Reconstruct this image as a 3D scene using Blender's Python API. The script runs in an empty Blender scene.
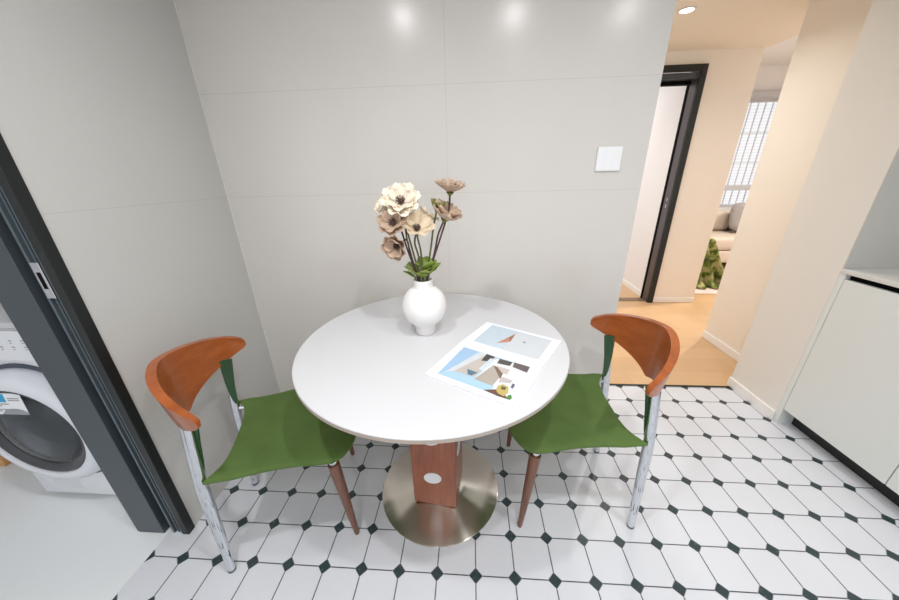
import bpy, bmesh, math, random
from mathutils import Vector, Matrix, Euler
random.seed(7)
SC = bpy.context.scene
COL = SC.collection
PI = math.pi

# ------------------------------------------------------------------ helpers
def lin(c):
    c = c / 255.0
    return c / 12.92 if c <= 0.04045 else ((c + 0.055) / 1.055) ** 2.4
def rgb(t): return (lin(t[0]), lin(t[1]), lin(t[2]), 1.0)

def new_mat(name):
    m = bpy.data.materials.new(name); m.use_nodes = True
    nt = m.node_tree
    return m, nt, nt.nodes['Principled BSDF']
def link(nt, a, b): nt.links.new(a, b)
def node(nt, kind, **kw):
    n = nt.nodes.new(kind)
    for k, v in kw.items(): setattr(n, k, v)
    return n
def math_node(nt, op, a, b=None, c=None):
    n = node(nt, 'ShaderNodeMath', operation=op)
    for i, v in enumerate((a, b, c)):
        if v is None: continue
        if isinstance(v, (int, float)): n.inputs[i].default_value = v
        else: link(nt, v, n.inputs[i])
    return n.outputs[0]
def mix_col(nt, fac, a, b):
    n = node(nt, 'ShaderNodeMix', data_type='RGBA')
    if isinstance(fac, (int, float)): n.inputs[0].default_value = fac
    else: link(nt, fac, n.inputs[0])
    for i, v in ((6, a), (7, b)):
        if isinstance(v, tuple): n.inputs[i].default_value = v
        else: link(nt, v, n.inputs[i])
    return n.outputs[2]
def coords(nt, kind='Object', scale=(1, 1, 1)):
    tc = node(nt, 'ShaderNodeTexCoord'); mp = node(nt, 'ShaderNodeMapping')
    mp.inputs['Scale'].default_value = scale
    link(nt, tc.outputs[kind], mp.inputs['Vector'])
    return mp.outputs['Vector']
def noise(nt, vec, scale, detail=3.0, rough=0.5):
    n = node(nt, 'ShaderNodeTexNoise')
    n.inputs['Scale'].default_value = scale; n.inputs['Detail'].default_value = detail
    n.inputs['Roughness'].default_value = rough
    link(nt, vec, n.inputs['Vector'])
    return n.outputs['Fac']
def bump(nt, bs, height, strength, dist=0.002):
    b = node(nt, 'ShaderNodeBump'); b.inputs['Strength'].default_value = strength
    b.inputs['Distance'].default_value = dist
    link(nt, height, b.inputs['Height']); link(nt, b.outputs['Normal'], bs.inputs['Normal'])

def plain(name, c, rough=0.5, metal=0.0, vary=0.05, scale=6.0, stretch=(1, 1, 1), bmp=0.0, sheen=0.0, coat=0.0, spec=None):
    m, nt, bs = new_mat(name)
    base = rgb(c)
    v = coords(nt, 'Object', stretch)
    f = noise(nt, v, scale)
    lo = tuple(x * (1 - vary) for x in base[:3]) + (1,)
    hi = tuple(min(1, x * (1 + vary)) for x in base[:3]) + (1,)
    link(nt, mix_col(nt, f, lo, hi), bs.inputs['Base Color'])
    bs.inputs['Roughness'].default_value = rough; bs.inputs['Metallic'].default_value = metal
    if bmp: bump(nt, bs, f, bmp)
    if sheen:
        bs.inputs['Sheen Weight'].default_value = sheen; bs.inputs['Sheen Roughness'].default_value = 0.4
        bs.inputs['Sheen Tint'].default_value = tuple(min(1, x * 2.2) for x in base[:3]) + (1,)
    if coat: bs.inputs['Coat Weight'].default_value = coat; bs.inputs['Coat Roughness'].default_value = 0.15
    if spec is not None: bs.inputs['Specular IOR Level'].default_value = spec
    return m
def wood(name, c_dark, c_light, rough, stretch, scale=5.0, coat=0.0):
    m, nt, bs = new_mat(name)
    v = coords(nt, 'Object', stretch)
    f1 = noise(nt, v, scale, 6, 0.65); f2 = noise(nt, v, scale * 6, 3, 0.6)
    f = math_node(nt, 'ADD', math_node(nt, 'MULTIPLY', f1, 0.7), math_node(nt, 'MULTIPLY', f2, 0.3))
    r = node(nt, 'ShaderNodeMapRange'); r.inputs['From Min'].default_value = .35; r.inputs['From Max'].default_value = .65
    link(nt, f, r.inputs['Value'])
    link(nt, mix_col(nt, r.outputs[0], rgb(c_dark), rgb(c_light)), bs.inputs['Base Color'])
    bs.inputs['Roughness'].default_value = rough
    if coat: bs.inputs['Coat Weight'].default_value = coat; bs.inputs['Coat Roughness'].default_value = .2
    bump(nt, bs, f, 0.08)
    return m

def new_bm(): return bmesh.new()
def box(bm, x0, x1, y0, y1, z0, z1, bev=0.0, seg=2):
    r = bmesh.ops.create_cube(bm, size=1.0)
    vs = r['verts']
    for v in vs:
        v.co = Vector((x0 + (v.co.x + .5) * (x1 - x0), y0 + (v.co.y + .5) * (y1 - y0), z0 + (v.co.z + .5) * (z1 - z0)))
    if bev > 0:
        es = list({e for v in vs for e in v.link_edges})
        bmesh.ops.bevel(bm, geom=es, offset=bev, segments=seg, affect='EDGES', profile=.5, clamp_overlap=True)
    return bm
def tube(bm, pts, rads, seg=14, flat=None):
    """rings along a path; rads are radii or (rx, ry) pairs; closed caps"""
    pts = [Vector(p) for p in pts]; rings = []
    n = len(pts)
    up = None
    for i, p in enumerate(pts):
        d = (pts[min(i + 1, n - 1)] - pts[max(i - 1, 0)]).normalized()
        if up is None:
            a = Vector((1, 0, 0)) if abs(d.x) < .9 else Vector((0, 1, 0))
        else: a = up
        s = d.cross(a).normalized(); a = s.cross(d).normalized(); up = a
        r = rads[i] if isinstance(rads, (list, tuple)) else rads
        ra, rb = (r if isinstance(r, tuple) else (r, r))
        rings.append([bm.verts.new(p + a * (ra * math.cos(2 * PI * k / seg)) + s * (rb * math.sin(2 * PI * k / seg))) for k in range(seg)])
    for A, B in zip(rings, rings[1:]):
        for k in range(seg): bm.faces.new((A[k], A[(k + 1) % seg], B[(k + 1) % seg], B[k]))
    bm.faces.new(list(reversed(rings[0]))); bm.faces.new(rings[-1])
    return bm
def lathe(bm, prof, seg=48, cx=0, cy=0, closed=False):
    """profile of (r, z); r == 0 makes a pole"""
    rings = []
    for r, z in prof:
        if r <= 1e-6: rings.append([bm.verts.new((cx, cy, z))])
        else: rings.append([bm.verts.new((cx + r * math.cos(2 * PI * k / seg), cy + r * math.sin(2 * PI * k / seg), z)) for k in range(seg)])
    pairs = list(zip(rings, rings[1:]))
    if closed: pairs.append((rings[-1], rings[0]))
    for A, B in pairs:
        if len(A) == 1 and len(B) == 1: continue
        for k in range(seg):
            j = (k + 1) % seg
            if len(A) == 1: bm.faces.new((A[0], B[j], B[k]))
            elif len(B) == 1: bm.faces.new((A[k], A[j], B[0]))
            else: bm.faces.new((A[k], A[j], B[j], B[k]))
    return bm
def prism(bm, poly, z0, z1):
    a = [bm.verts.new((x, y, z0)) for x, y in poly]; b = [bm.verts.new((x, y, z1)) for x, y in poly]
    n = len(poly)
    bm.faces.new(list(reversed(a))); bm.faces.new(b)
    for i in range(n): bm.faces.new((a[i], a[(i + 1) % n], b[(i + 1) % n], b[i]))
    return bm
def obj(name, bm, mat, parent=None, smooth=False, angle=None):
    bmesh.ops.recalc_face_normals(bm, faces=bm.faces[:])
    me = bpy.data.meshes.new(name); bm.to_mesh(me); bm.free()
    for m in (mat if isinstance(mat, list) else [mat]): me.materials.append(m)
    if smooth:
        for p in me.polygons: p.use_smooth = True
        if angle:
            me.set_sharp_from_angle(angle=math.radians(angle))
    o = bpy.data.objects.new(name, me); COL.objects.link(o)
    if parent: o.parent = parent
    return o
def tag(o, label=None, cat=None, group=None, kind=None):
    if label: o['label'] = label
    if cat: o['category'] = cat
    if group: o['group'] = group
    if kind: o['kind'] = kind
    return o
def thing(name, label, cat, loc=(0, 0, 0), rotz=0.0, group=None):
    o = bpy.data.objects.new(name, None); COL.objects.link(o)
    o.empty_display_size = .1
    o.location = loc; o.rotation_euler = (0, 0, rotz)
    return tag(o, label, cat, group)
def struct(name, bm, mat, label=None, parent=None, smooth=False):
    o = obj(name, bm, mat, parent, smooth)
    if parent is None: tag(o, label, name.split('_')[0] if label else None, kind='structure')
    return o
def struct_empty(name, loc=(0, 0, 0)):
    o = bpy.data.objects.new(name, None); COL.objects.link(o); o.location = loc
    o['kind'] = 'structure'
    return o
def copy_thing(root):
    r = root.copy(); COL.objects.link(r)
    for ch in list(root.children):
        c = ch.copy(); COL.objects.link(c); c.parent = r; c.matrix_parent_inverse = ch.matrix_parent_inverse.copy()
        for g in list(ch.children):
            d = g.copy(); COL.objects.link(d); d.parent = c; d.matrix_parent_inverse = g.matrix_parent_inverse.copy()
    return r
def subsurf(o, n=2):
    m = o.modifiers.new('subdivision', 'SUBSURF'); m.levels = n; m.render_levels = n
def solid(o, t, off=0.0):
    m = o.modifiers.new('thickness', 'SOLIDIFY'); m.thickness = t; m.offset = off
PIC_LOWER = [
  ((170, 203, 222), [(0.1133, -0.0494), (0.3102, -0.1611), (0.2341, -0.3095), (0.0395, -0.2017)]),
  ((160, 192, 222), [(0.1133, -0.0494), (0.1641, -0.0805), (0.0649, -0.1854), (0.0395, -0.2017)]),
  ((208, 212, 216), [(0.1641, -0.0805), (0.1899, -0.0932), (0.0919, -0.1864), (0.06, -0.192)]),
  ((192, 184, 176), [(0.1899, -0.0932), (0.2142, -0.1161), (0.145, -0.216), (0.0865, -0.1866)]),
  ((66, 62, 60), [(0.1871, -0.091), (0.2119, -0.1087), (0.1933, -0.1351), (0.1673, -0.1308)]),
  ((205, 215, 225), [(0.1972, -0.1165), (0.2136, -0.1244), (0.1718, -0.1885), (0.1589, -0.1751)]),
  ((88, 118, 142), [(0.125, -0.1761), (0.1558, -0.1936), (0.1373, -0.2092), (0.1268, -0.2034)]),
  ((222, 224, 226), [(0.214, -0.1192), (0.3099, -0.163), (0.2343, -0.3081), (0.1878, -0.275), (0.199, -0.253), (0.1449, -0.2245)]),
  ((176, 167, 156), [(0.2031, -0.1547), (0.2201, -0.2092), (0.194, -0.2532), (0.1449, -0.2245)]),
  ((124, 100, 86), [(0.2031, -0.1547), (0.2331, -0.1821), (0.2172, -0.2247)]),
  ((196, 186, 180), [(0.2111, -0.1573), (0.2495, -0.177), (0.2389, -0.2017), (0.2265, -0.1958)]),
  ((82, 78, 76), [(0.2253, -0.1189), (0.2622, -0.1382), (0.2517, -0.1581), (0.2148, -0.1445)]),
  ((100, 90, 90), [(0.2677, -0.138), (0.3102, -0.1611), (0.2962, -0.191), (0.2592, -0.1626)]),
  ((190, 180, 182), [(0.2248, -0.2134), (0.2509, -0.2294), (0.2434, -0.2419), (0.2101, -0.2365)]),
  ((98, 96, 112), [(0.2494, -0.2417), (0.256, -0.2479), (0.2464, -0.2654), (0.2414, -0.2594)]),
  ((105, 78, 62), [(0.1687, -0.2719), (0.21, -0.2682), (0.2341, -0.3095), (0.2053, -0.2965)]),
  ((190, 170, 100), [(0.2088, -0.2527), (0.2241, -0.2466), (0.2367, -0.258), (0.2325, -0.2824), (0.2193, -0.296), (0.2062, -0.2856), (0.2016, -0.2708)]),
  ((96, 86, 50), [(0.2185, -0.2547), (0.2302, -0.2598), (0.2255, -0.2722), (0.2148, -0.268)]),
  ((78, 130, 58), [(0.2315, -0.292), (0.2397, -0.2895), (0.2399, -0.3038), (0.2341, -0.3095), (0.2253, -0.3057)]),
]
PIC_UPPER = [
  ((196, 210, 220), [(0.218, 0.1169), (0.4125, 0.0009), (0.3422, -0.1207), (0.1441, -0.0091)]),
  ((208, 212, 216), [(0.2997, 0.0589), (0.4125, 0.0009), (0.3422, -0.1207), (0.236, -0.0639)]),
  ((192, 132, 104), [(0.2963, 0.0476), (0.2699, -0.0113), (0.2213, -0.0224)]),
  ((150, 104, 88), [(0.2963, 0.0476), (0.2699, -0.0113), (0.2688, 0.0172)]),
  ((150, 155, 165), [(0.3142, -0.0077), (0.3223, -0.0113), (0.318, -0.0226), (0.3108, -0.0178)]),
]
LAMP_W, HALL_W, LIV_W, BED_W, SKY, EXPOSURE = 10.0, 7.8, 38.0, 16.0, 1.5, -0.42

# ------------------------------------------------------------------ materials
U = 0.135            # octagon tile pitch
def tile_floor_mat():
    m, nt, bs = new_mat('octagon_tile')
    tc = node(nt, 'ShaderNodeNewGeometry'); sp = node(nt, 'ShaderNodeSeparateXYZ')
    link(nt, tc.outputs['Position'], sp.inputs[0])
    def lattice(out, off):
        a = math_node(nt, 'ADD', math_node(nt, 'DIVIDE', out, U), off)
        fr = math_node(nt, 'FRACT', a)
        d = math_node(nt, 'MINIMUM', fr, math_node(nt, 'SUBTRACT', 1.0, fr))
        return a, d
    ax, dx = lattice(sp.outputs[0], 100 - 8.15 + .0)
    ay, dy = lattice(sp.outputs[1], 100 - 4.75)
    s = math_node(nt, 'ADD', dx, dy)
    dia = math_node(nt, 'LESS_THAN', s, 0.168)
    rim = math_node(nt, 'LESS_THAN', math_node(nt, 'ABSOLUTE', math_node(nt, 'SUBTRACT', s, 0.176)), 0.009)
    line = math_node(nt, 'LESS_THAN', math_node(nt, 'MINIMUM', dx, dy), 0.0145)
    v = coords(nt, 'Object')
    n1 = noise(nt, v, 3.0, 4); n2 = noise(nt, v, 60.0, 5, .7)
    white = mix_col(nt, n1, rgb((212, 214, 219)), rgb((223, 225, 230)))
    n3 = node(nt, 'ShaderNodeMapRange'); n3.inputs['From Min'].default_value = .58; n3.inputs['From Max'].default_value = .75
    link(nt, n2, n3.inputs['Value'])
    dark = mix_col(nt, n3.outputs[0], rgb((50, 64, 68)), rgb((112, 126, 130)))
    grout = rgb((80, 84, 87))
    c = mix_col(nt, line, white, grout)
    c = mix_col(nt, rim, c, rgb((150, 152, 154)))
    c = mix_col(nt, dia, c, dark)
    link(nt, c, bs.inputs['Base Color'])
    bs.inputs['Roughness'].default_value = .32
    h = math_node(nt, 'SUBTRACT', 1.0, math_node(nt, 'MAXIMUM', math_node(nt, 'MULTIPLY', line, math_node(nt, 'SUBTRACT', 1.0, dia)), rim))
    bump(nt, bs, h, .25, .001)
    return m
def wall_tile_mat(name, axis, vert, horiz, base):
    """large matt stoneware slabs with hairline joints"""
    m, nt, bs = new_mat(name)
    g = node(nt, 'ShaderNodeNewGeometry'); sp = node(nt, 'ShaderNodeSeparateXYZ'); link(nt, g.outputs['Position'], sp.inputs[0])
    f = None
    def near(out, val, w):
        return math_node(nt, 'LESS_THAN', math_node(nt, 'ABSOLUTE', math_node(nt, 'SUBTRACT', out, val)), w)
    for x in vert:
        n = near(sp.outputs[axis], x, .0009); f = n if f is None else math_node(nt, 'MAXIMUM', f, n)
    for z in horiz:
        n = near(sp.outputs[2], z, .0009); f = n if f is None else math_node(nt, 'MAXIMUM', f, n)
    v = coords(nt, 'Object')
    n1 = noise(nt, v, 1.7, 5, .6); n2 = noise(nt, v, 90, 2)
    b = rgb(base)
    c = mix_col(nt, n1, tuple(x * .95 for x in b[:3]) + (1,), tuple(x * 1.05 for x in b[:3]) + (1,))
    c = mix_col(nt, math_node(nt, 'MULTIPLY', n2, .06), c, rgb((150, 150, 146)))
    c = mix_col(nt, math_node(nt, 'MULTIPLY', f, .30), c, rgb((150, 148, 144)))
    link(nt, c, bs.inputs['Base Color'])
    bs.inputs['Roughness'].default_value = .21
    bs.inputs['Specular IOR Level'].default_value = .5
    return m
def plank_mat():
    m, nt, bs = new_mat('oak_planks')
    v = coords(nt, 'Object')
    br = node(nt, 'ShaderNodeTexBrick'); link(nt, v, br.inputs['Vector'])
    br.offset = .37; br.inputs['Scale'].default_value = 1.0
    br.inputs['Brick Width'].default_value = 1.2; br.inputs['Row Height'].default_value = .16
    br.inputs['Mortar Size'].default_value = .0015; br.inputs['Mortar Smooth'].default_value = .1
    br.inputs['Color1'].default_value = rgb((206, 170, 128)); br.inputs['Color2'].default_value = rgb((215, 180, 138))
    br.inputs['Mortar'].default_value = rgb((188, 152, 112))
    v2 = coords(nt, 'Object', (1.2, 14, 1))
    n = noise(nt, v2, 4, 5, .65)
    c = mix_col(nt, math_node(nt, 'MULTIPLY', n, .30), br.outputs['Color'], rgb((190, 150, 110)))
    link(nt, c, bs.inputs['Base Color']); bs.inputs['Roughness'].default_value = .38
    return m
def metal_brushed():
    m, nt, bs = new_mat('spun_steel')
    g = node(nt, 'ShaderNodeTexCoord'); sp = node(nt, 'ShaderNodeSeparateXYZ'); link(nt, g.outputs['Object'], sp.inputs[0])
    ang = math_node(nt, 'ARCTAN2', sp.outputs[1], sp.outputs[0])
    cb = node(nt, 'ShaderNodeCombineXYZ'); link(nt, math_node(nt, 'MULTIPLY', ang, 9.0), cb.inputs[0])
    n = noise(nt, cb.outputs[0], 3.0, 3)
    v = coords(nt, 'Object'); n2 = noise(nt, v, 9, 4)
    c = mix_col(nt, n2, rgb((232, 225, 214)), rgb((246, 240, 231)))
    link(nt, c, bs.inputs['Base Color'])
    bs.inputs['Metallic'].default_value = 1.0
    bs.inputs['Roughness'].default_value = .20
    bs.inputs['Anisotropic'].default_value = .92
    tg = node(nt, 'ShaderNodeTangent', direction_type='RADIAL', axis='Z')
    link(nt, tg.outputs[0], bs.inputs['Tangent'])
    bs.inputs['Anisotropic Rotation'].default_value = 0.25
    return m
def glass_mat(name, c=(1, 1, 1, 1), rough=.02):
    m, nt, bs = new_mat(name)
    tr = node(nt, 'ShaderNodeBsdfTransparent'); gl = node(nt, 'ShaderNodeBsdfGlossy'); mx = node(nt, 'ShaderNodeMixShader')
    tr.inputs[0].default_value = c; gl.inputs['Roughness'].default_value = rough
    fr = node(nt, 'ShaderNodeLayerWeight')
    k = math_node(nt, 'ADD', math_node(nt, 'MULTIPLY', math_node(nt, 'POWER', fr.outputs['Facing'], 4.0), .6), .03)
    link(nt, k, mx.inputs[0]); link(nt, tr.outputs[0], mx.inputs[1]); link(nt, gl.outputs[0], mx.inputs[2])
    link(nt, mx.outputs[0], nt.nodes['Material Output'].inputs[0])
    return m
def emit_mat(name, c, s):
    m, nt, bs = new_mat(name)
    bs.inputs['Base Color'].default_value = rgb(c)
    bs.inputs['Emission Color'].default_value = rgb(c); bs.inputs['Emission Strength'].default_value = s
    return m
def facade_mat():
    m, nt, bs = new_mat('facade_siding')
    v = coords(nt, 'Object'); w = node(nt, 'ShaderNodeTexWave'); w.bands_direction = 'Z'
    w.inputs['Scale'].default_value = 4.0; w.inputs['Distortion'].default_value = 0; link(nt, v, w.inputs['Vector'])
    link(nt, mix_col(nt, w.outputs['Fac'], rgb((232, 233, 235)), rgb((252, 252, 252))), bs.inputs['Base Color'])
    return m
def blanket_mat():
    m, nt, bs = new_mat('throw_fabric')
    v = coords(nt, 'Object'); n = noise(nt, v, 14, 3, .6); n2 = noise(nt, v, 25, 2)
    r = node(nt, 'ShaderNodeValToRGB'); e = r.color_ramp.elements
    e[0].position = .40; e[0].color = rgb((58, 70, 30)); e[1].position = .62; e[1].color = rgb((176, 170, 122))
    x = r.color_ramp.elements.new(.5); x.color = rgb((98, 122, 42))
    link(nt, n, r.inputs[0]); link(nt, mix_col(nt, math_node(nt, 'MULTIPLY', n2, .25), r.outputs[0], rgb((74, 62, 40))), bs.inputs['Base Color'])
    bs.inputs['Roughness'].default_value = .95
    return m

M_tile = tile_floor_mat()
M_wall_back = wall_tile_mat('stoneware_back', 0, (.035,), (1.622, 1.222, .42), (214, 209, 203))
M_wall_left = wall_tile_mat('stoneware_left', 1, (-1.9,), (1.222, .42), (203, 202, 198))
M_plank = plank_mat()
M_cream = plain('cream_paint', (237, 229, 218), .6, vary=.015)
M_cream2 = plain('warm_white_paint', (228, 224, 217), .55, vary=.015)
M_white = plain('white_paint', (238, 236, 236), .55, vary=.015)
M_splash_shade = plain('splashback_shade_grey', (190, 189, 183), .3, vary=.03)  # grey for the splashback and for the shade painted on the pillar end
M_base = plain('white_skirting', (240, 238, 235), .4, vary=.01)
M_ceil = plain('ceiling_paint', (236, 228, 214), .8, vary=.01)
M_ceil_w = plain('white_ceiling', (240, 240, 238), .8, vary=.01)
M_laundry = plain('laundry_tile', (234, 237, 238), .3, vary=.02)
M_black = plain('black_aluminium', (33, 37, 37), .38, metal=.3, vary=.1)
M_dark = plain('dark_grey_aluminium', (74, 82, 88), .36, metal=.35, vary=.05)
M_chan = plain('grey_channel', (94, 105, 112), .35, metal=.5, vary=.08, scale=20)
M_void = plain('black_rubber', (12, 12, 13), .8, vary=.1, spec=.1)
M_grout = plain('white_grout', (216, 214, 208), .6, vary=.02)
M_cab = plain('cabinet_lacquer', (222, 226, 223), .28, vary=.01)
M_counter = plain('counter_quartz', (214, 214, 210), .22, vary=.03, scale=40)
M_toe = plain('toe_kick_black', (22, 28, 26), .35, vary=.15)
M_laminate = plain('white_laminate', (213, 213, 215), .33, vary=.01)
M_edge = plain('laminate_edge', (172, 160, 148), .5, vary=.12, scale=30)
M_column = wood('mahogany_column', (124, 66, 42), (162, 92, 62), .35, (9, 9, .9), 5, coat=.25)
M_inlay = plain('pearl_inlay', (226, 228, 230), .3, vary=.02)
M_steel = metal_brushed()
M_chrome = plain('chrome', (214, 217, 222), .09, metal=1.0, vary=.03)
M_backwood = wood('orange_plywood', (150, 74, 26), (182, 98, 44), .3, (2, 2, 10), 4, coat=.35)
M_leg = wood('walnut_leg', (92, 56, 40), (134, 88, 64), .4, (14, 14, 1.2), 5, coat=.15)
M_velvet = plain('green_velvet', (82, 107, 49), .85, vary=.30, scale=9, sheen=.45, bmp=.15)
M_velvet_dark = plain('green_leather', (38, 74, 40), .45, vary=.15, scale=14)
M_ceramic = plain('matt_ceramic', (238, 236, 234), .5, vary=.012)
M_paper = plain('paper', (240, 241, 245), .35, vary=.01)
M_switch = plain('switch_plastic', (240, 240, 241), .3, vary=.01)
M_ivory = plain('ivory_petal', (240, 228, 208), .8, vary=.08, scale=30)
M_cream_petal = plain('cream_petal', (224, 206, 178), .8, vary=.10, scale=30)
M_taupe = plain('taupe_petal', (190, 164, 142), .8, vary=.16, scale=30)
M_heart = plain('flower_heart', (74, 54, 46), .8, vary=.3, scale=60)
M_sage = plain('flower_calyx', (122, 124, 62), .7, vary=.2, scale=40)
M_stem = plain('plum_stem', (84, 62, 60), .7, vary=.2, scale=40)
M_stem_g = plain('olive_stem', (96, 100, 58), .7, vary=.2, scale=40)
M_leaf = plain('green_leaf', (142, 162, 74), .55, vary=.25, scale=35)
M_washer = plain('washer_enamel', (232, 234, 238), .28, vary=.01)
M_washer_ring = plain('washer_door_white', (224, 227, 234), .2, vary=.02)
M_dring = plain('washer_dark_ring', (58, 60, 64), .25, vary=.1)
M_drum = plain('washer_drum', (120, 124, 128), .25, metal=.9, vary=.03, scale=4)
M_glass_d = glass_mat('door_glass', (.62, .64, .66, 1))
M_glass = glass_mat('window_glass')
M_print = plain('panel_print', (156, 160, 168), .5, vary=.05)
M_blue = plain('sticker_blue', (30, 158, 204), .4, vary=.02)
M_pine = wood('pine', (200, 148, 92), (224, 176, 120), .5, (3, 10, 3))
M_sofa = plain('beige_leather', (206, 192, 178), .5, vary=.04, bmp=.05)
M_pillow = plain('grey_cushion', (150, 146, 144), .9, vary=.25, scale=18, bmp=.2)
M_throw = blanket_mat()
M_rug = plain('rug_pile', (222, 204, 196), .95, vary=.14, scale=9, bmp=.4)
M_frame_w = plain('window_frame', (196, 198, 202), .35, vary=.02)
M_bar = plain('grey_bars', (214, 215, 218), .5, vary=.05)
M_facade = facade_mat()
M_lamp = emit_mat('lamp_lens', (255, 250, 240), 14.0)
M_lampw = emit_mat('hall_lamp_lens', (255, 246, 232), 12.0)

# ------------------------------------------------------------------ the room
LX, WY, RX = -.975, .475, .842       # left wall, back wall, free end of the back wall
KC, HC = 2.30, 2.182                 # ceilings
struct('floor', box(new_bm(), -1.058, 2.45, -2.3, .79, -.05, 0), M_tile)
struct('floor_hall', box(new_bm(), .3, 5.6, .79, 6.2, -.05, -.0005), M_plank)
struct('floor_laundry', box(new_bm(), -2.9, -1.058, -2.3, .62, -.05, -.001), M_laundry)
struct('trim_1', box(new_bm(), RX, 1.80, .782, .797, -.0005, .003), M_black)
struct('wall_back', box(new_bm(), -1.12, RX, WY, .79, 0, KC), M_wall_back)
bm = new_bm(); prism(bm, [(-1.12, -.14), (-.999, -.14), (-.999, -.196), (LX, -.196), (LX, WY), (-1.12, WY)], 0, KC)
struct('wall_left', bm, M_wall_left)
struct('trim_2', box(new_bm(), LX, LX + .004, WY - .004, WY, 0, KC), M_grout)
struct('wall_left_near', box(new_bm(), -1.12, LX, -2.3, -1.25, 0, KC), M_wall_left)
struct('wall_left_above', box(new_bm(), -1.12, LX, -1.25, -.196, 2.12, KC), M_wall_left)
struct('ceiling', box(new_bm(), -1.12, 2.5, -2.3, .79, KC, KC + .05), M_ceil_w)
struct('ceiling_hall', box(new_bm(), .3, 2.5, .79, 2.30, HC, HC + .05), M_ceil)
struct('wall_laundry_back', box(new_bm(), -2.9, -1.12, .56, .62, 0, KC), M_white)
struct('wall_laundry_left', box(new_bm(), -2.96, -2.9, -2.3, .62, 0, KC), M_white)
struct('ceiling_laundry', box(new_bm(), -2.9, -1.12, -2.3, .62, KC, KC + .05), M_ceil_w)
# right-hand pillar, shade slab on its end, splashback, the wall beyond it
struct('wall_right', box(new_bm(), 1.80, 2.45, .503, .816, 0, KC), M_cream2)
struct('wall_right_end_shade', box(new_bm(), 1.8005, 2.42, .4975, .5029, .8665, KC), M_splash_shade)  # thin grey slab whose colour stands in for shade on the pillar end
struct('wall_right_splash', box(new_bm(), 2.42, 2.5, -2.3, .503, 0, KC), M_splash_shade)
struct('wall_hall_right', box(new_bm(), 2.066, 2.28, .816, 1.46, 0, 2.6), M_cream)
struct('baseboard_right', box(new_bm(), 1.787, 1.80, .503, .82, 0, .06, .003), M_base)
struct('baseboard_hall_right', box(new_bm(), 2.054, 2.066, .816, 1.464, 0, .06, .003), M_base)
# hall end wall with the black door frame, white bedroom wall behind it
struct('wall_hall', box(new_bm(), 2.05, 2.46, 2.23, 5.0, 0, 2.6), M_cream)
struct('wall_hall_above', box(new_bm(), .3, 2.05, 2.23, 2.36, 2.085, 2.6), M_cream)
struct('wall_hall_far', box(new_bm(), .3, 1.1, 2.23, 2.36, 0, 2.085), M_cream)
struct('wall_hall_left', box(new_bm(), .3, .42, .79, 2.23, 0, HC), M_cream)
struct('wall_bedroom', box(new_bm(), 2.018, 2.05, 2.36, 5.0, 0, 2.4), M_white)
struct('wall_bedroom_far', box(new_bm(), .3, 2.05, 5.0, 5.06, 0, 2.4), M_white)
struct('ceiling_bedroom', box(new_bm(), .3, 2.05, 2.36, 5.0, 2.4, 2.45), M_ceil_w)
struct('baseboard_hall', box(new_bm(), 2.05, 2.464, 2.218, 2.23, 0, .055, .003), M_base)
struct('baseboard_bedroom', box(new_bm(), 2.008, 2.018, 2.36, 5.0, 0, .06, .003), M_base)
d = struct_empty('door_1', (0, 0, 0))
bm = new_bm(); box(bm, 2.0, 2.05, 2.205, 2.225, 0, 2.085, .002); box(bm, 1.05, 2.0, 2.205, 2.225, 2.035, 2.085, .002)
obj('casing', bm, M_black, d)
bm = new_bm(); box(bm, 1.05, 2.0, 2.228, 2.30, 1.992, 2.033); obj('header_rail', bm, M_dark, d)
bm = new_bm(); box(bm, 1.05, 1.995, 2.302, 2.35, 1.965, 2.033); obj('header_track', bm, M_void, d)
bm = new_bm(); box(bm, 1.998, 2.016, 2.226, 2.318, 0, 1.99); obj('jamb', bm, plain('bronze_jamb', (92, 84, 86), .3, metal=.5, vary=.1), d)
bm = new_bm(); box(bm, 1.994, 2.016, 2.32, 2.352, 0, 1.99); obj('stop', bm, M_void, d)
bm = new_bm(); box(bm, 1.9955, 1.998, 2.262, 2.274, 1.02, 1.05); box(bm, 1.9955, 1.998, 2.262, 2.274, .96, .99); obj('strike_plate', bm, M_chrome, d)
struct('trim_3', box(new_bm(), 1.1, 2.0, 2.25, 2.345, -.0005, .004), plain('threshold_bronze', (140, 116, 92), .4, metal=.4))
# living room
struct('wall_living_back', box(new_bm(), 2.46, 3.3, 4.5, 4.6, 0, 2.6), M_white)
struct('wall_living_below', box(new_bm(), 3.3, 5.3, 4.5, 4.6, 0, .72), M_white)
struct('wall_living_above', box(new_bm(), 3.3, 5.3, 4.5, 4.6, 2.28, 2.6), M_white)
struct('wall_living_back_right', box(new_bm(), 5.3, 5.6, 4.5, 4.6, 0, 2.6), M_white)
struct('wall_living_right', box(new_bm(), 5.6, 5.7, 1.46, 4.6, 0, 2.6), M_white)
struct('wall_living_front', box(new_bm(), 2.28, 5.6, 1.36, 1.46, 0, 2.6), M_white)
struct('ceiling_living', box(new_bm(), 2.28, 5.6, 1.4, 4.6, 2.6, 2.65), M_ceil_w)
struct('wall_living_lintel', box(new_bm(), 2.46, 2.5, 1.46, 2.23, HC + .05, 2.6), M_cream)
w = struct_empty('window_1', (0, 0, 0))
bm = new_bm()
for z0, z1 in ((.72, .765), (.975, 1.05), (2.17, 2.215)): box(bm, 3.3, 5.3, 4.50, 4.55, z0, z1, .003)
for x in (3.3, 3.95, 4.62, 5.255): box(bm, x, x + .045, 4.502, 4.548, .72, 2.215, .003)
obj('frame', bm, M_frame_w, w)
obj('pane', box(new_bm(), 3.34, 5.26, 4.522, 4.528, .76, 2.18), M_glass, w)
obj('blind_box', box(new_bm(), 3.3, 5.3, 4.42, 4.50, 2.215, 2.285, .004), M_frame_w, w)
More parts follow.
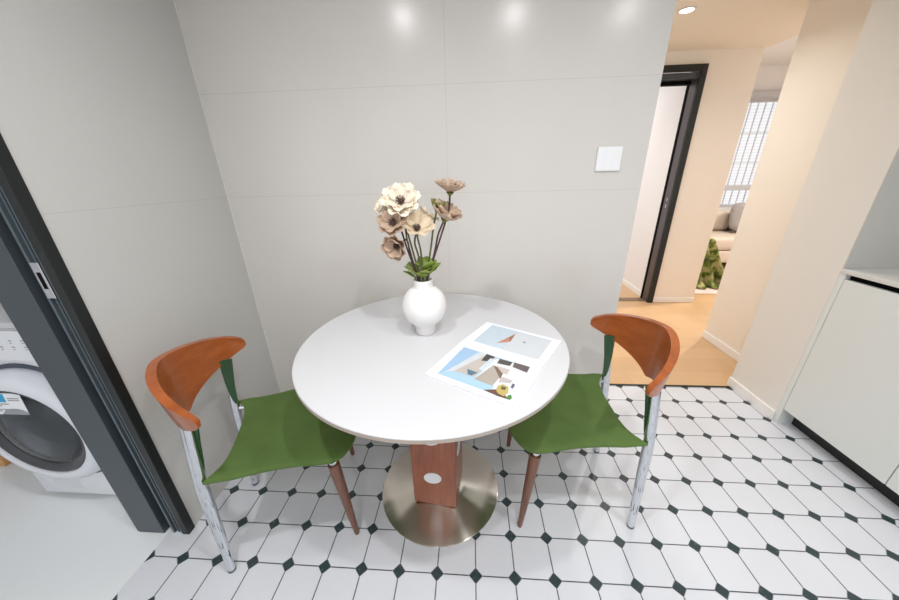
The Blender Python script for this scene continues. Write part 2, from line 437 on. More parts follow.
g = thing('security_grille', 'grey security bars outside the living room window', 'window grille', (3.3, 4.72, .70))
for k in range(19):
    obj('bar', box(new_bm(), .06 + k * .105, .070 + k * .105, -.009, .009, 0, 1.55), M_bar, g)
for z in (.0, .30, .67, 1.09, 1.53):
    obj('rail', box(new_bm(), 0, 2.0, .0095, .024, z, z + .012), M_bar, g)
b = thing('neighbouring_building', 'pale building with fine horizontal lines seen through the window', 'building', (6.5, 9.5, -3))
obj('facade', box(new_bm(), -4.5, 4.5, 0, .4, 0, 8), M_facade, b)

# black sliding door frame at the laundry opening
d = struct_empty('door_2', (0, 0, 0))
bm = new_bm(); box(bm, LX - .022, LX + .006, -.226, -.196, 0, 2.12, .002); obj('casing', bm, M_black, d)
bm = new_bm()
box(bm, LX - .064, LX - .0245, -.214, -.141, 0, 2.12)
box(bm, LX - .030, LX - .022, -.222, -.198, 0, 2.12); box(bm, LX - .064, LX - .056, -.222, -.198, 0, 2.12); box(bm, LX - .045, LX - .041, -.219, -.198, 0, 2.12)
obj('channel', bm, M_chan, d)
obj('seal', box(new_bm(), LX - .098, LX - .064, -.150, -.141, 0, 2.12), M_void, d)
bm = new_bm(); box(bm, -1.180, LX - .098, -.226, -.141, 0, 2.12, .0015); box(bm, -1.190, -1.1815, -.224, -.141, 0, 2.12, .002)
obj('jamb_panel', bm, M_dark, d)
pl = obj('strike_plate', box(new_bm(), LX - .060, LX - .034, -.2235, -.219, 1.0, 1.102, .001), M_chrome, d)
obj('slot', box(new_bm(), LX - .053, LX - .042, -.2242, -.2236, 1.028, 1.075), M_void, pl)
bm = new_bm(); box(bm, -1.12, LX + .006, -1.25, -.226, 2.085, 2.12, .002); obj('header', bm, M_black, d)

# ------------------------------------------------------------------ ceiling lights
def downlight(x, y, z, label, lens, group=None):
    t = thing('ceiling_light', label, 'ceiling light', (x, y, z), 0, group)
    bm = new_bm(); lathe(bm, [(.036, -.001), (.036, -.006), (.045, -.006), (.048, -.001)], 32, closed=True)
    obj('trim_ring', bm, M_switch, t, True)
    bm = new_bm(); lathe(bm, [(0, -.004), (.035, -.004), (.035, -.001), (0, -.001)], 32)
    obj('lens', bm, lens, t)
    return t
def lamp(x, y, z, power, c, size=.07, spread=150):
    L = bpy.data.lights.new('lamp_light', 'AREA'); L.shape = 'DISK'; L.size = size; L.energy = power; L.color = c
    L.spread = math.radians(spread)
    o = bpy.data.objects.new('lamp_light', L); COL.objects.link(o); o.location = (x, y, z - .008)
    return o
for (x, y), where in zip(((-.32, -.70), (.42, -.745), (1.157, -.77)), ('left', 'middle', 'right')):
    downlight(x, y, KC, 'recessed white ceiling spotlight over the dining corner, %s of the row of three' % where, M_lamp, 'spotlights in the kitchen ceiling')
    lamp(x, y, KC, LAMP_W, (.98, .985, 1.0))
for (x, y), where in zip(((-.10, -1.55), (.62, -1.55)), ('left', 'right')):
    downlight(x, y, KC, 'recessed white ceiling spotlight further from the table, %s of the rear pair' % where, M_lamp, 'spotlights in the kitchen ceiling')
    lamp(x, y, KC, LAMP_W * .45, (.98, .985, 1.0))
downlight(1.423, 1.506, HC, 'small round recessed light glowing in the hallway ceiling', M_lampw)
lamp(1.423, 1.506, HC, HALL_W, (1, .97, .93))
downlight(.80, 1.506, HC, 'added hallway fill light, unseen behind the grey tiled wall', M_lampw)  # added out of view to light the hall walls more evenly
lamp(.80, 1.506, HC, HALL_W * 1.1, (1, .97, .93))
for (x, y), w_ in zip(((3.2, 2.4), (4.6, 2.6)), ('left', 'right')):  # unseen pair added to brighten the dark living room
    downlight(x, y, 2.6, 'added fill light in the living room ceiling, unseen, %s of the two there' % w_, M_lampw, 'added living room fill lights')
    lamp(x, y, 2.6, LIV_W, (1, .93, .86))

downlight(1.45, 3.4, 2.4, 'added fill light, unseen in the room behind the black door frame', M_lampw)  # unseen light added to brighten the bedroom wall
lamp(1.45, 3.4, 2.4, BED_W, (1, .94, .92))

# ------------------------------------------------------------------ kitchen units
CX = 1.80
def cabinet(y1, y0, label, end=False):
    t = thing('base_cabinet', label, 'kitchen cabinet', (CX, 0, 0), 0, 'white base cabinets')
    obj('carcass', box(new_bm(), .022, .60, y0, y1, .10, .815), M_cab, t)
    obj('door', box(new_bm(), 0, .02, y0 + .0015, y1 - .0015, .098, .822, .0015), M_cab, t)
    obj('toe_kick', box(new_bm(), .075, .09, y0, y1, 0, .0995), M_toe, t)
    obj('finger_channel', box(new_bm(), .0225, .034, y0, y1, .8155, .846), M_void, t)
    if end:
        obj('end_panel', box(new_bm(), 0, .60, y1 + .001, .5025, 0, .846, .001), M_cab, t)
    return t
cabinet(.478, .040, 'white flat-fronted kitchen base cabinet next to the cream pillar', True)
cabinet(.039, -.40, 'white kitchen base cabinet at the right edge of the photo, nearest the camera')
t = tag(obj('countertop', box(new_bm(), CX - .006, 2.42, -.40, .5025, .8465, .866, .002), M_counter), 'thin light grey kitchen countertop on the white base cabinets', 'countertop')

# ------------------------------------------------------------------ light switch
t = thing('light_switch', 'square white light switch on the grey tiled wall', 'light switch', (.693, WY, 1.34))
obj('plate', box(new_bm(), -.0485, .0485, -.009, -.0005, -.0455, .0455, .002), M_switch, t)
for k in range(3):
    obj('rocker', box(new_bm(), -.0455 + k * .0305, -.0455 + k * .0305 + .0298, -.0098, -.0091, -.0425, .0425, .0008), M_switch, t)

# ------------------------------------------------------------------ table
TY, TH, TR = .0165, .756, .4565
t = thing('pedestal_table', 'round white dining table on a reddish wooden pedestal with steel foot', 'dining table', (.002, TY, 0))
bm = new_bm(); lathe(bm, [(0, TH), (TR - .002, TH), (TR, TH - .002), (TR, TH - .0045), (0, TH - .0045)], 128)
obj('table_top', bm, M_laminate, t, True, 30)
bm = new_bm(); lathe(bm, [(0, TH - .0047), (TR, TH - .0047), (TR, TH - .0145), (TR - .002, TH - .017), (0, TH - .017)], 128)
obj('edge_band', bm, M_edge, t, True, 30)
CYc = -.012                                   # column centre relative to the table's base
bm = new_bm(); box(bm, -.088, .088, -.088, .088, .0345, TH - .0175, .004, 2)
col = obj('pedestal', bm, M_column, t)
col.location = (0, CYc, 0); col.rotation_euler = (0, 0, math.radians(-7))
def disc(nrm, c, ra, rb, rot):
    bm = new_bm(); a = []; b2 = []
    nrm = Vector(nrm); zax = Vector((0, 0, 1)); s = zax.cross(nrm)
    for k in range(28):
        th = 2 * PI * k / 28; p = ra * math.cos(th), rb * math.sin(th)
        q = p[0] * math.cos(rot) - p[1] * math.sin(rot), p[0] * math.sin(rot) + p[1] * math.cos(rot)
        v = Vector(c) + s * q[0] + zax * q[1]
        a.append(bm.verts.new(v)); b2.append(bm.verts.new(v + nrm * .0015))
    bm.faces.new(a); bm.faces.new(b2)
    for k in range(28): bm.faces.new((a[k], a[(k + 1) % 28], b2[(k + 1) % 28], b2[k]))
    obj('inlay_disc', bm, M_inlay, col)
for z in (.185, .385, .585): disc((0, -1, 0), (-.004, -.088, z), .036, .028, .25)
for z in (.285, .485): disc((1, 0, 0), (.088, -.01, z), .036, .028, .25)
bm = new_bm(); lathe(bm, [(0, .001), (.251, .001), (.255, .004), (.255, .008), (.251, .0095), (.20, .0140), (.16, .0193), (.13, .0247), (.11, .0300), (.10, .0335), (0, .034)], 128, 0, .012)
obj('base_plate', bm, M_steel, t, True, 40)

# ------------------------------------------------------------------ chairs
def make_chair(label):
    t = thing('dining_chair', label, 'chair', (0, 0, 0), 0, 'green seated dining chairs')
    # seat pad: closed grid, rear edge hollowed, pointed rear corners, rounded front
    prof = [(.022, .205), (.05, .209), (.085, .211), (.12, .210), (.165, .210), (.224, .215), (.293, .223), (.331, .235), (.383, .250), (.43, .249), (.463, .220), (.486, .165)]
    def half(x):
        for (a, wa), (b, wb) in zip(prof, prof[1:]):
            if x <= b: return wa + (wb - wa) * (x - a) / (b - a)
        return prof[-1][1]
    NV = 14
    bm = new_bm(); top = []; bot = []
    xs = [.022, .030, .045, .07, .10, .13, .17, .22, .27, .32, .36, .40, .43, .455, .474, .486]
    for i, x in enumerate(xs):
        ra, rb = [], []
        for j in range(NV + 1):
            v = -1 + 2 * j / NV
            hw = half(x)
            y = v * hw
            xx = x
            if x < .12: xx = x + (.12 - x) / (.12 - .022) * (.052 * (1 - abs(v) ** 4.5))       # hollow rear edge
            if x > .40: xx = x + (x - .40) / .084 * .016 * (1 - v * v)                       # bowed front
            z = .449 - .010 * (1 - v * v) * (1 - ((x - .05) / .45)) - .006 * max(0, (x - .40) / .08) ** 2 + .006 * (x < .1) * abs(v) ** 4
            e = .0 if 0 < i < len(xs) - 1 and 0 < j < NV else .007
            ra.append(bm.verts.new((xx, y, z - e)))
            k = .94
            rb.append(bm.verts.new((.27 + (xx - .27) * k, y * k, z - .030)))
        top.append(ra); bot.append(rb)
    nx = len(xs)
    for i in range(nx - 1):
        for j in range(NV):
            bm.faces.new((top[i][j], top[i + 1][j], top[i + 1][j + 1], top[i][j + 1]))
            bm.faces.new((bot[i][j], bot[i][j + 1], bot[i + 1][j + 1], bot[i + 1][j]))
    for i in range(nx - 1):
        for j in (0, NV):
            bm.faces.new((top[i][j], top[i + 1][j], bot[i + 1][j], bot[i][j]))
    for j in range(NV):
        for i in (0, nx - 1):
            bm.faces.new((top[i][j], top[i][j + 1], bot[i][j + 1], bot[i][j]))
    s = obj('seat', bm, M_velvet, t, True); subsurf(s, 1)
    # metal under-frame
    bm = new_bm()
    for sy in (-1, 1):
        tube(bm, [(.016, sy * .180, .424), (.06, sy * .172, .421), (.12, sy * .135, .4125)], [(.005, .009)] * 3, 10)
    tube(bm, [(.12, -.14, .4125), (.12, .14, .4125)], .008, 10)
    for sy in (-1, 1): tube(bm, [(.12, sy * .12, .4125), (.395, sy * .12, .411)], .008, 10)
    tube(bm, [(.395, -.205, .409), (.395, .205, .409)], .008, 10)
    obj('seat_frame', bm, M_chrome, t, True, 40)
    for sy in (-1, 1):
        # chrome rear leg: splays, then slims to a spear behind the green pad
        bm = new_bm()
        tube(bm, [(0, sy * .178, 0), (.0, sy * .178, .004), (.009, sy * .179, .18), (.016, sy * .180, .32), (.021, sy * .181, .42), (.030, sy * .181, .53), (.043, sy * .179, .656)],
             [(.011, .011), (.0125, .0125), (.0155, .0145), (.018, .0155), (.0175, .0155), (.0155, .011), (.0145, .008)], 18)
        lg = obj('rear_leg', bm, M_chrome, t, True, 50)
        bm = new_bm(); lathe(bm, [(0, 0.0003), (.0127, .0003), (.0133, .004), (.0128, .010), (0, .010)], 18, 0, sy * .178)
        obj('foot_cap', bm, M_chan, lg, True, 40)
        # green upholstered wedge widening upwards
        bm = new_bm(); P = []
        for z, xf, xb, w_ in ((.452, .036, .028, .002), (.50, .044, .024, .004), (.56, .052, .022, .005), (.656, .068, .026, .006)):
            yc = sy * (.182 - (z - .42) * .017 - .011)
            P.append([bm.verts.new((xb, yc - w_, z)), bm.verts.new((xf, yc - w_, z)), bm.verts.new((xf, yc + w_, z)), bm.verts.new((xb, yc + w_, z))])
        for A, B in zip(P, P[1:]):
            for k in range(4): bm.faces.new((A[k], A[(k + 1) % 4], B[(k + 1) % 4], B[k]))
        bm.faces.new(P[0]); bm.faces.new(P[-1])
        obj('back_support_pad', bm, M_velvet_dark, t)
        # tapered walnut front leg with a metal ferrule
        bm = new_bm()
        a = Vector((.404, sy * .212, .398)); b = Vector((.431, sy * .197, 0))
        tube(bm, [b, b.lerp(a, .02), b.lerp(a, .5), b.lerp(a, .9), a], [.0085, .0095, .0155, .0195, .0195], 18)
        fl = obj('front_leg', bm, M_leg, t, True, 50)
        bm = new_bm(); tube(bm, [a, a + Vector((-.001, .0005 * sy, .018))], [.014, .016], 16); obj('ferrule', bm, M_chrome, fl, True, 40)
    # wrap-around bent plywood back: wide in the middle, narrow arm tips
    bm = new_bm(); N = 40; H = 8
    thm = math.radians(86); xc = .109; PW = 1.27
    outer, inner = [], []
    for i in range(N + 1):
        u = -1 + 2 * i / N; th = u * thm; a = abs(u)
        zt = .780 - .080 * a ** 2
        zb = .578 + .100 * max(0, (a * a + .006) ** .5 - .0775) ** .85
        ro, ri = [], []
        tipc = 1.0 if a < .95 else math.sqrt(max(0.3, 1 - ((a - .95) / .06) ** 2))
        zm = (zt + zb) / 2
        for k in range(H + 1):
            fr = k / H
            z = zb + (zt - zb) * fr
            z = zm + (z - zm) * tipc
            shrink = .034 * (1 - fr) * (zt - zb) / .2
            thick = (.013 + .012 * fr ** 2) * (1 - .35 * a ** 3)
            for lst, d_ in ((ro, shrink), (ri, shrink + thick)):
                A_, B_ = .184 - d_, .246 - d_
                lst.append(bm.verts.new((xc - A_ * abs(math.cos(th)) ** PW + .004 * (d_ > shrink) * a, B_ * math.sin(th) * ((math.sin(th) ** 2 + .05) / 1.05) ** ((PW - 1) / 2), z)))
        outer.append(ro); inner.append(ri)
    for i in range(N):
        for k in range(H):
            bm.faces.new((outer[i][k], outer[i + 1][k], outer[i + 1][k + 1], outer[i][k + 1]))
            bm.faces.new((inner[i][k], inner[i][k + 1], inner[i + 1][k + 1], inner[i + 1][k]))
        for k in (0, H): bm.faces.new((outer[i][k], outer[i + 1][k], inner[i + 1][k], inner[i][k]))
    for i in (0, N):
        for k in range(H): bm.faces.new((outer[i][k], outer[i][k + 1], inner[i][k + 1], inner[i][k]))
    edges = [e for e in bm.edges if len(e.link_faces) == 2 and e.calc_face_angle(0) > .9]
    bmesh.ops.bevel(bm, geom=edges, offset=.004, segments=2, affect='EDGES', clamp_overlap=True)
    obj('backrest', bm, M_backwood, t, True, 45)
    return t
c1 = make_chair('green velvet chair with orange wooden back, left of the table beside the black door frame')
c2 = copy_thing(c1)
c2['label'] = 'green velvet chair with orange wooden back, right of the table by the hallway'
c1.location = (-.78, -.165, 0); c1.rotation_euler = (0, 0, math.radians(22))
c2.location = (.762, .0685, 0); c2.rotation_euler = (0, 0, PI)

# ------------------------------------------------------------------ vase
VX, VY = -.030, .064
prof = [(0, .001), (.033, .001), (.036, .004), (.036, .030), (.039, .036)]
for k in range(0, 21):
    a = math.radians(-58 + k * (122 / 20)); prof.append((.0785 * math.cos(a), .107 + .0785 * math.sin(a)))
prof += [(.0335, .183), (.0330, .200), (.0345, .204), (.0335, .206), (.029, .204), (.028, .18), (.028, .15), (0, .05)]
bm = new_bm(); lathe(bm, prof, 64)
v = tag(obj('vase', bm, M_ceramic, None, True, 50), 'round white ceramic vase with narrow neck on the table', 'vase')
v.location = (VX, VY, TH)

# ------------------------------------------------------------------ flowers: every stem is a thing
def petal_mesh(R, wid, cup, seed, droop=0.0):
    rnd = random.Random(seed); bm = new_bm(); NU, NW = 8, 8; G = []
    ph = rnd.uniform(0, 6)
    for i in range(NU + 1):
        u = i / NU; row = []
        for j in range(NW + 1):
            w = -1 + 2 * j / NW
            prof = math.sin(min(1, u * .93 + .07) ** .8 * PI * .62) ** .8
            r = R * (.06 + .94 * u * (1 - .20 * w * w * u + .02 * math.sin(w * 9 + ph)))
            ang = w * wid * (.55 + .45 * math.sin(min(1, u * 1.15) * PI * .5)) * (1 - .42 * max(0, (u - .70) / .30) ** 2.0)
            z = cup * R * (u ** 1.5) + R * .10 * w * w * u - droop * R * u ** 3
            z += R * .045 * u * u * math.sin(w * 7 + ph) + R * .03 * u * math.sin(w * 13 + ph * 2)
            row.append(bm.verts.new((r * math.cos(ang), r * math.sin(ang), z)))
        G.append(row)
    for i in range(NU):
        for j in range(NW): bm.faces.new((G[i][j], G[i + 1][j], G[i + 1][j + 1], G[i][j + 1]))
    return bm
def leaf_bm(L, W, bend):
    bm = new_bm(); G = []
    for i in range(8):
        u = i / 7; row = []
        for j in range(5):
            w = -1 + j / 2
            lob = 1 + .22 * math.sin(u * 16)
            row.append(bm.verts.new((L * u, W * w * math.sin(PI * (u * .92 + .06)) * lob * .5, -bend * L * u * u + .12 * L * abs(w) * (1 - u))))
        G.append(row)
    for i in range(7):
        for j in range(4): bm.faces.new((G[i][j], G[i + 1][j], G[i + 1][j + 1], G[i][j + 1]))
    return bm
def bud_bm(R):
    bm = new_bm(); prof = [(0, -R * .3)] + [(R * .62 * math.sin(PI * u) ** .75, R * (-.3 + 1.9 * u)) for u in (.08, .2, .35, .5, .65, .8, .92)] + [(0, R * 1.6)]
    lathe(bm, prof, 20)
    for v in bm.verts:
        a = math.atan2(v.co.y, v.co.x); k = 1 + .10 * math.cos(a * 5); v.co.x *= k; v.co.y *= k
    return bm
def flower(label, P, nrm, R, mat, n=7, cup=.35, heart=True, stem_mat=M_stem, two=True, calyx=False, seed=1, leaves=(), droop=0, bud=False):
    root_p = Vector((VX + random.uniform(-.012, .012), VY + random.uniform(-.012, .012), TH + .12))
    P = Vector(P); nrm = Vector(nrm).normalized()
    t = thing('anemone_stem', label, 'flower', tuple(root_p), 0, 'dried-look anemones in the vase')
    Q = P - root_p
    mouth = Vector((VX, VY, TH + .207)) - root_p
    mouth += Vector((max(-.017, min(.017, Q.x * .2)), max(-.017, min(.017, Q.y * .2)), 0))
    back = Q - nrm * .06
    pts = []
    ctrl = [Vector((0, 0, 0)), mouth, mouth.lerp(back, .5) + Vector((Q.x * .08, 0, .02)), back, Q - nrm * .006]
    # Catmull-Rom through the controls
    cc = [ctrl[0] * 2 - ctrl[1]] + ctrl + [ctrl[-1] + nrm * .01]
    for i in range(1, len(cc) - 2):
        for s in range(6):
            q = s / 6; a, b, c, d_ = cc[i - 1], cc[i], cc[i + 1], cc[i + 2]
            pts.append(.5 * ((2 * b) + (c - a) * q + (2 * a - 5 * b + 4 * c - d_) * q * q + (3 * b - a - 3 * c + d_) * q ** 3))
    pts.append(ctrl[-1])
    bm = new_bm(); tube(bm, pts, .0030, 8); obj('stem', bm, stem_mat, t, True)
    quat = nrm.to_track_quat('Z', 'Y')
    base = Matrix.Translation(Q) @ quat.to_matrix().to_4x4()
    sets = [(n, R, cup, 0)] + ([(n - 2, R * .72, cup * 1.5 + .1, .4)] if two else [])
    if bud:
        sets = []
        p = obj('bud', bud_bm(R), M_taupe, t, True); p.matrix_local = base
        for k in range(4):
            p = obj('sepal', petal_mesh(R * 1.25, .9, 1.2, k), M_sage, t, True); solid(p, .0009)
            p.matrix_local = base @ Matrix.Translation((0, 0, -R * .35)) @ Matrix.Rotation(PI / 2 * k, 4, 'Z')
    for ns, RR, cp, offs in sets:
        me = None
        for k in range(ns):
            p = obj('petal', petal_mesh(RR * random.uniform(.92, 1.05), 4.4 / ns, cp, seed * 31 + k, droop), mat, t, True)
            solid(p, .0009)
            p.matrix_local = base @ Matrix.Rotation(2 * PI * (k + offs) / ns + seed, 4, 'Z') @ Matrix.Rotation(.05 * (k % 2), 4, 'X') @ Matrix.Translation((0, 0, .0015 * (k % 2)))
    if heart:
        bm = new_bm()
        bmesh.ops.create_uvsphere(bm, u_segments=14, v_segments=8, radius=R * .14)
        for k in range(26):
            a = k * 2.4; r = R * (.18 + .12 * ((k * 7) % 5) / 5)
            tube(bm, [(0, 0, 0), (r * math.cos(a), r * math.sin(a), R * .16)], [.0006, .0011], 5)
        h = obj('flower_centre', bm, M_heart, t, True); h.matrix_local = base @ Matrix.Translation((0, 0, R * .12))
    bm = new_bm(); lathe(bm, [(0, -.008), (.006, -.006), (R * (.26 if calyx else .15), R * .06), (0, R * .03)], 12)
    h = obj('calyx', bm, M_sage, t, True); h.matrix_local = base @ Matrix.Translation((0, 0, -.004))
    for (az, L, z, bend) in leaves:
        lf = obj('leaf', leaf_bm(L * .95, L * 1.0, bend * .35), M_leaf, t, True); solid(lf, .0008)
        lf.matrix_local = Matrix.Translation(mouth + Vector((.010 * math.cos(az), .010 * math.sin(az), z + .004))) @ Matrix.Rotation(az, 4, 'Z') @ Matrix.Rotation(-.95, 4, 'Y')
    return t
Y0 = VY
flower('large ivory anemone facing up, topmost at the left of the bouquet', (-.085, Y0 - .005, 1.215), (.12, -.75, .62), .066, M_ivory, 8, .30, True, M_stem_g, True, False, 1, ((2.6, .055, .012, .5), (-2.4, .05, .004, .7)))
flower('ivory anemone half hidden at the far left of the bouquet', (-.137, Y0 + .02, 1.205), (-.7, -.35, .55), .048, M_ivory, 7, .45, False, M_stem_g, True, False, 2, ((3.4, .05, .01, .6),))
flower('taupe anemone with dark centre directly under the large ivory one', (-.107, Y0 - .03, 1.155), (-.12, -.85, .42), .052, M_taupe, 7, .42, True, M_stem, True, False, 3, ((-2.9, .05, -.002, .9),))
flower('cream anemone cup in the middle of the bouquet', (-.038, Y0 - .02, 1.132), (.25, -.55, .80), .056, M_cream_petal, 7, .55, True, M_stem_g, False, False, 4, ((-1.2, .05, .006, .6), (-.6, .045, .012, .5)))
flower('drooping taupe anemone, lowest of the bouquet at its left', (-.100, Y0 - .03, 1.085), (-.25, -.8, -.10), .045, M_taupe, 7, .6, True, M_stem, True, False, 5, ((3.0, .045, .016, .4),))
flower('taupe anemone on the tallest stem, highest in the bouquet', (.070, Y0, 1.245), (.12, -.10, 1.0), .050, M_taupe, 7, .50, True, M_stem, True, True, 6, ((.3, .055, .012, .5), (.9, .05, .02, .3)))
flower('taupe anemone opening to the right, rightmost lower bloom of the bouquet', (.052, Y0 - .01, 1.165), (.35, -.25, .75), .052, M_taupe, 7, .62, False, M_stem, True, True, 7, ((-.2, .05, .014, .4),))
flower('small closed greenish bud between the two right-hand blooms', (.028, Y0 - .005, 1.195), (.25, -.1, 1), .021, M_sage, 5, 1.7, False, M_stem_g, False, True, 8, ((1.6, .06, .02, .2), (2.2, .05, .03, .2), (-.9, .05, .03, .2)), 0, True)
flower('small pale bloom turned away behind the cream anemone', (-.008, Y0 + .02, 1.165), (.5, .2, .75), .040, M_cream_petal, 6, .4, False, M_stem_g, False, True, 9, ((-1.8, .045, .0, .8),))

# ------------------------------------------------------------------ magazine
t = thing('magazine', 'open magazine with printed house photographs on the white table', 'magazine', (.2, -.10, TH))
A, B, Cc, Dd = (.003, -.204), (.250, -.340), (.350, -.153), (.099, -.020)
E2, F2 = (.446, .000), (.199, .144)
def page(quad, z0, z1, name):
    bm = new_bm(); prism(bm, [(x - .2, y + .10) for x, y in quad], z0, z1)
    return obj(name, bm, M_paper, t)
pa = page((A, B, Cc, Dd), .0003, .0050, 'page'); pb = page((Dd, Cc, E2, F2), .0003, .0048, 'page')
PRINT_MATS = {}
def printed(polys, parent):
    bm = new_bm(); mats = []
    for i, (c, pts) in enumerate(polys):
        if c not in PRINT_MATS: PRINT_MATS[c] = plain('print_ink', c, .35, vary=.06, scale=45)
        if PRINT_MATS[c] not in mats: mats.append(PRINT_MATS[c])
        vs = [bm.verts.new((x - .2, y + .10, .0051 + .00006 * i)) for x, y in pts]
        f = bm.faces.new(vs)
        if f.normal.z < 0: f.normal_flip()
        f.material_index = mats.index(PRINT_MATS[c])
    bm.normal_update()
    me = bpy.data.meshes.new('printed_photo'); bm.to_mesh(me); bm.free()
    for m in mats: me.materials.append(m)
    o = bpy.data.objects.new('printed_photo', me); COL.objects.link(o); o.parent = parent
    return o
printed(PIC_LOWER, pa); printed(PIC_UPPER, pb)

# ------------------------------------------------------------------ washing machine
t = thing('washing_machine', 'white front-loading washing machine in the laundry beyond the black frame', 'washing machine', (-1.472, -.10, 0))
W2 = .286
bm = new_bm(); box(bm, -W2, W2, 0, .52, .018, .838, .012, 3); obj('body', bm, M_washer, t, True, 40)
bm = new_bm(); box(bm, -W2 - .002, W2 + .002, -.004, .525, .8385, .862, .008, 3); obj('lid', bm, plain('washer_lid', (206, 208, 211), .3), t, True, 40)
pn = obj('control_panel', box(new_bm(), -W2 + .004, W2 - .004, -.012, .0005, .715, .834, .005), M_washer, t)
bm = new_bm()
for r, z in enumerate((.797, .772)):
    for k in range(9): box(bm, -.16 + k * .046, -.16 + k * .046 + .012, -.0126, -.0121, z, z + .004)
    for k in range(9): box(bm, -.16 + k * .046, -.16 + k * .046 + .008, -.0126, -.0121, z - .009, z - .006)
obj('panel_printing', bm, M_print, pn)
for fx in (-.23, .23):
    for fy in (.06, .46):
        bm = new_bm(); lathe(bm, [(0, 0), (.022, 0), (.022, .0178), (0, .0178)], 16, fx, fy); obj('foot', bm, M_void, t)
DC = (-.028, .428)
def ring(prof, mat, name, parent, seg=72):
    bm = new_bm(); lathe(bm, prof, seg, closed=False)
    o = obj(name, bm, mat, parent, True, 50); o.matrix_local = Matrix.Translation((DC[0], 0, DC[1])) @ Matrix.Rotation(PI / 2, 4, 'X')
    return o
# profile axis: z = distance in front of the cabinet front
door = ring([(.255, .0005), (.258, .020), (.250, .046), (.234, .060), (.214, .066), (.200, .064), (.197, .050), (.197, .0005)], M_washer_ring, 'door', t)
ring([(.258, .0005), (.258, .006), (.272, .006), (.272, .0005)], plain('gap_shade', (70, 76, 90), .5), 'door_gap_shade', t)  # dark ring painting the shadow in the gap around the door
def on_door(prof, mat, name):
    bm = new_bm(); lathe(bm, prof, 72); return obj(name, bm, mat, door, True, 50)
on_door([(.1965, .058), (.190, .060), (.165, .048), (.152, .034), (.1965, .02)], M_dring, 'dark_rim')
on_door([(.164, .047), (.12, .062), (.06, .070), (0, .072)], M_glass_d, 'door_glass')
on_door([(.151, .033), (.13, .012), (.09, .003), (0, .001)], M_drum, 'drum')
bm = new_bm(); box(bm, -.12, .06, 0, .0012, .055, .145)
st = obj('sticker', bm, M_paper, door)
st.matrix_local = Matrix.Rotation(-PI / 2, 4, 'X') @ Matrix.Translation((-.012, -.0665, .040)) @ Matrix.Rotation(-.06, 4, 'X')
bm = new_bm(); box(bm, -.115, -.005, -.0008, -.0001, .108, .142); o = obj('blue_patch', bm, M_blue, st)
bm = new_bm()
for z, a, b in ((.098, -.11, .0), (.09, -.11, -.03), (.075, -.11, .03), (.068, -.11, -.04), (.122, .005, .05), (.114, .005, .05)): box(bm, a, b, -.0008, -.0001, z, z + .004)
obj('sticker_printing', bm, M_print, st)
bm = new_bm(); box(bm, -.20, -.08, -.0015, .0003, .06, .13, .001); obj('filter_flap', bm, plain('filter_flap', (222, 224, 228), .3), t)

# low wooden crate whose corner peeks in at the left edge
t = thing('wooden_crate', 'low pale wooden crate on the laundry floor left of the washing machine', 'crate', (-2.36, .19, 0))
obj('base', box(new_bm(), -.185, .185, -.15, .15, 0, .012, .002), M_pine, t)
for y in (-.16, .148): obj('side_board', box(new_bm(), -.185, .185, y, y + .012, .0005, .085, .002), M_pine, t)
for x in (-.197, .1855): obj('end_board', box(new_bm(), x, x + .0115, -.16, .16, .0005, .085, .002), M_pine, t)

# ------------------------------------------------------------------ living room
t = thing('sofa', 'beige leather sofa under the living room window', 'sofa', (3.9, 3.9, 0))
def cush(name, x0, x1, y0, y1, z0, z1, b=.04):
    o = obj(name, box(new_bm(), x0, x1, y0, y1, z0, z1, b, 4), M_sofa, t, True); return o
cush('base', -1.42, 1.3, -.49, .47, .10, .265, .02)
for x in (-1.18, .04): cush('seat_cushion', x, x + 1.21, -.50, .14, .27, .445, .05)
for x in (-1.18, .04): cush('back_cushion', x, x + 1.21, .02, .26, .447, .72, .06)
cush('back_panel', -1.4, 1.3, .262, .45, .267, .66, .04)
cush('arm', -1.43, -1.19, -.44, .45, .267, .58, .05)
for x in (-1.3, 1.2):
    for y in (-.42, .40):
        obj('leg', box(new_bm(), x - .03, x + .03, y - .03, y + .03, 0, .099), M_void, t)
t = thing('footstool', 'footstool under the green throw at the end of the sofa', 'footstool', (2.72, 2.98, 0))
obj('upholstery', box(new_bm(), -.235, .13, -.23, .25, .06, .56, .04, 4), M_sofa, t, True)
for x in (-.18, .09):
    for y in (-.18, .20): obj('leg', box(new_bm(), x - .02, x + .02, y - .02, y + .02, .0125, .0595), M_void, t)
bm = new_bm(); G = []
NX, NZ = 46, 26
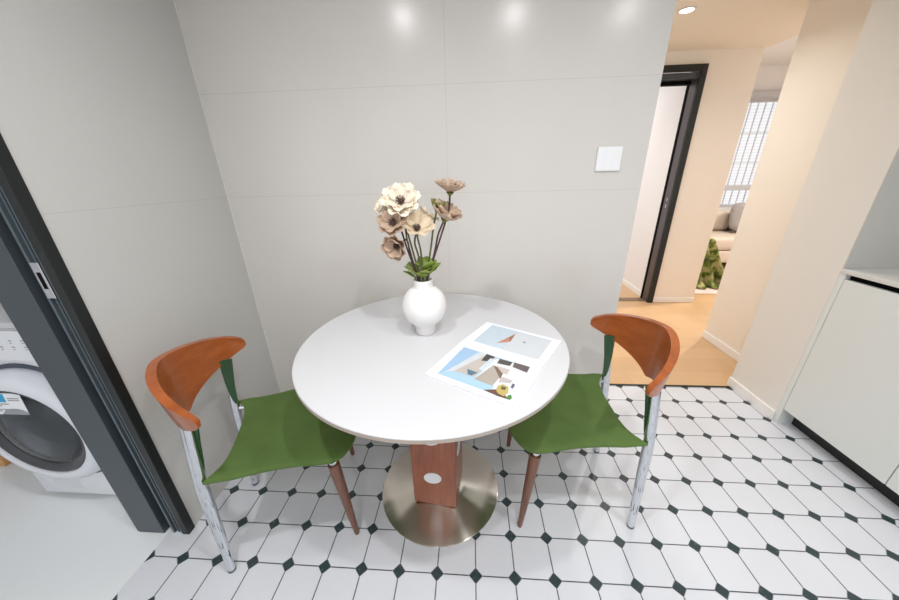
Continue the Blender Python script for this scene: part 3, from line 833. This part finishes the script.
for i in range(NZ + 1):
    u = i / NZ; row = []
    for j in range(NX + 1):
        w = j / NX
        if u < .25:                                   # lies on top
            q = u / .25
            x = 2.53 + (2.88 - 2.53) * w; y = 3.10 - .36 * q; z = .572 - .006 * q
        else:
            q = (u - .25) / .75
            right = 2.88 + .30 * q ** .9
            x = 2.53 + (right - 2.53) * w
            fold = (.010 + .035 * q) * math.sin(w * 26 + 1.5 * math.sin(q * 3)) + .014 * q * math.sin(w * 55 + q * 4)
            y = 2.725 - .05 * q ** 1.5 + fold * .8 - .012
            z = .566 - .55 * q + .008 * math.sin(w * 31) * q
            if q > .92: z = max(z, .02); y -= .06 * (q - .92) / .08
        if w > .93: y += (w - .93) * 1.2
        row.append(bm.verts.new((x, y, max(z, .014))))
    G.append(row)
for i in range(NZ):
    for j in range(NX): bm.faces.new((G[i][j], G[i + 1][j], G[i + 1][j + 1], G[i][j + 1]))
bl = tag(obj('throw_blanket', bm, M_throw, None, True), 'green and brown patterned throw hanging down to the rug in the living room', 'blanket'); solid(bl, .008, 1.0)
bm = new_bm(); bmesh.ops.create_uvsphere(bm, u_segments=28, v_segments=16, radius=1)
for v_ in bm.verts:
    x, y, z = v_.co
    f = lambda a: math.copysign(abs(a) ** .55, a)
    v_.co = (f(x) * .21, y * .075 * (1 - .35 * (abs(x) ** 4 + abs(z) ** 4) * .5), f(z) * .20)
pw = tag(obj('throw_pillow', bm, M_pillow, None, True), 'grey patterned cushion leaning on the beige sofa back', 'cushion')
pw.location = (3.98, 3.775, .655); pw.rotation_euler = (-.30, .10, .0)
bm = new_bm(); box(bm, 2.52, 4.6, 2.46, 3.35, -.0004, .012, .004)
tag(obj('rug', bm, M_rug), 'pale pink and white rug on the wooden floor under the throw', 'rug')

# ------------------------------------------------------------------ camera, world, view
cam = bpy.data.cameras.new('camera'); co = bpy.data.objects.new('camera', cam); COL.objects.link(co)
Rr = ((.997796877, .06257186, -.0220489047), (.00281226, -.3719405255, -.928252302), (-.066283354, .926145241, -.371297063))
Mx = Matrix((Rr[0], tuple(-v for v in Rr[1]), tuple(-v for v in Rr[2]))).transposed().to_4x4()
Mx.translation = (.13319421, -.95419606, 1.29189506)
co.matrix_world = Mx
cam.sensor_fit = 'HORIZONTAL'; cam.sensor_width = 36; cam.lens = 311.269 / 899 * 36; cam.clip_start = .02
SC.camera = co
wd = bpy.data.worlds.new('daylight'); SC.world = wd; wd.use_nodes = True
bg = wd.node_tree.nodes['Background']; bg.inputs[0].default_value = (.97, .98, 1.0, 1); bg.inputs[1].default_value = SKY
SC.view_settings.view_transform = 'Standard'; SC.view_settings.look = 'None'
SC.view_settings.gamma = 1.0; SC.view_settings.use_curve_mapping = False
SC.view_settings.exposure = EXPOSURE
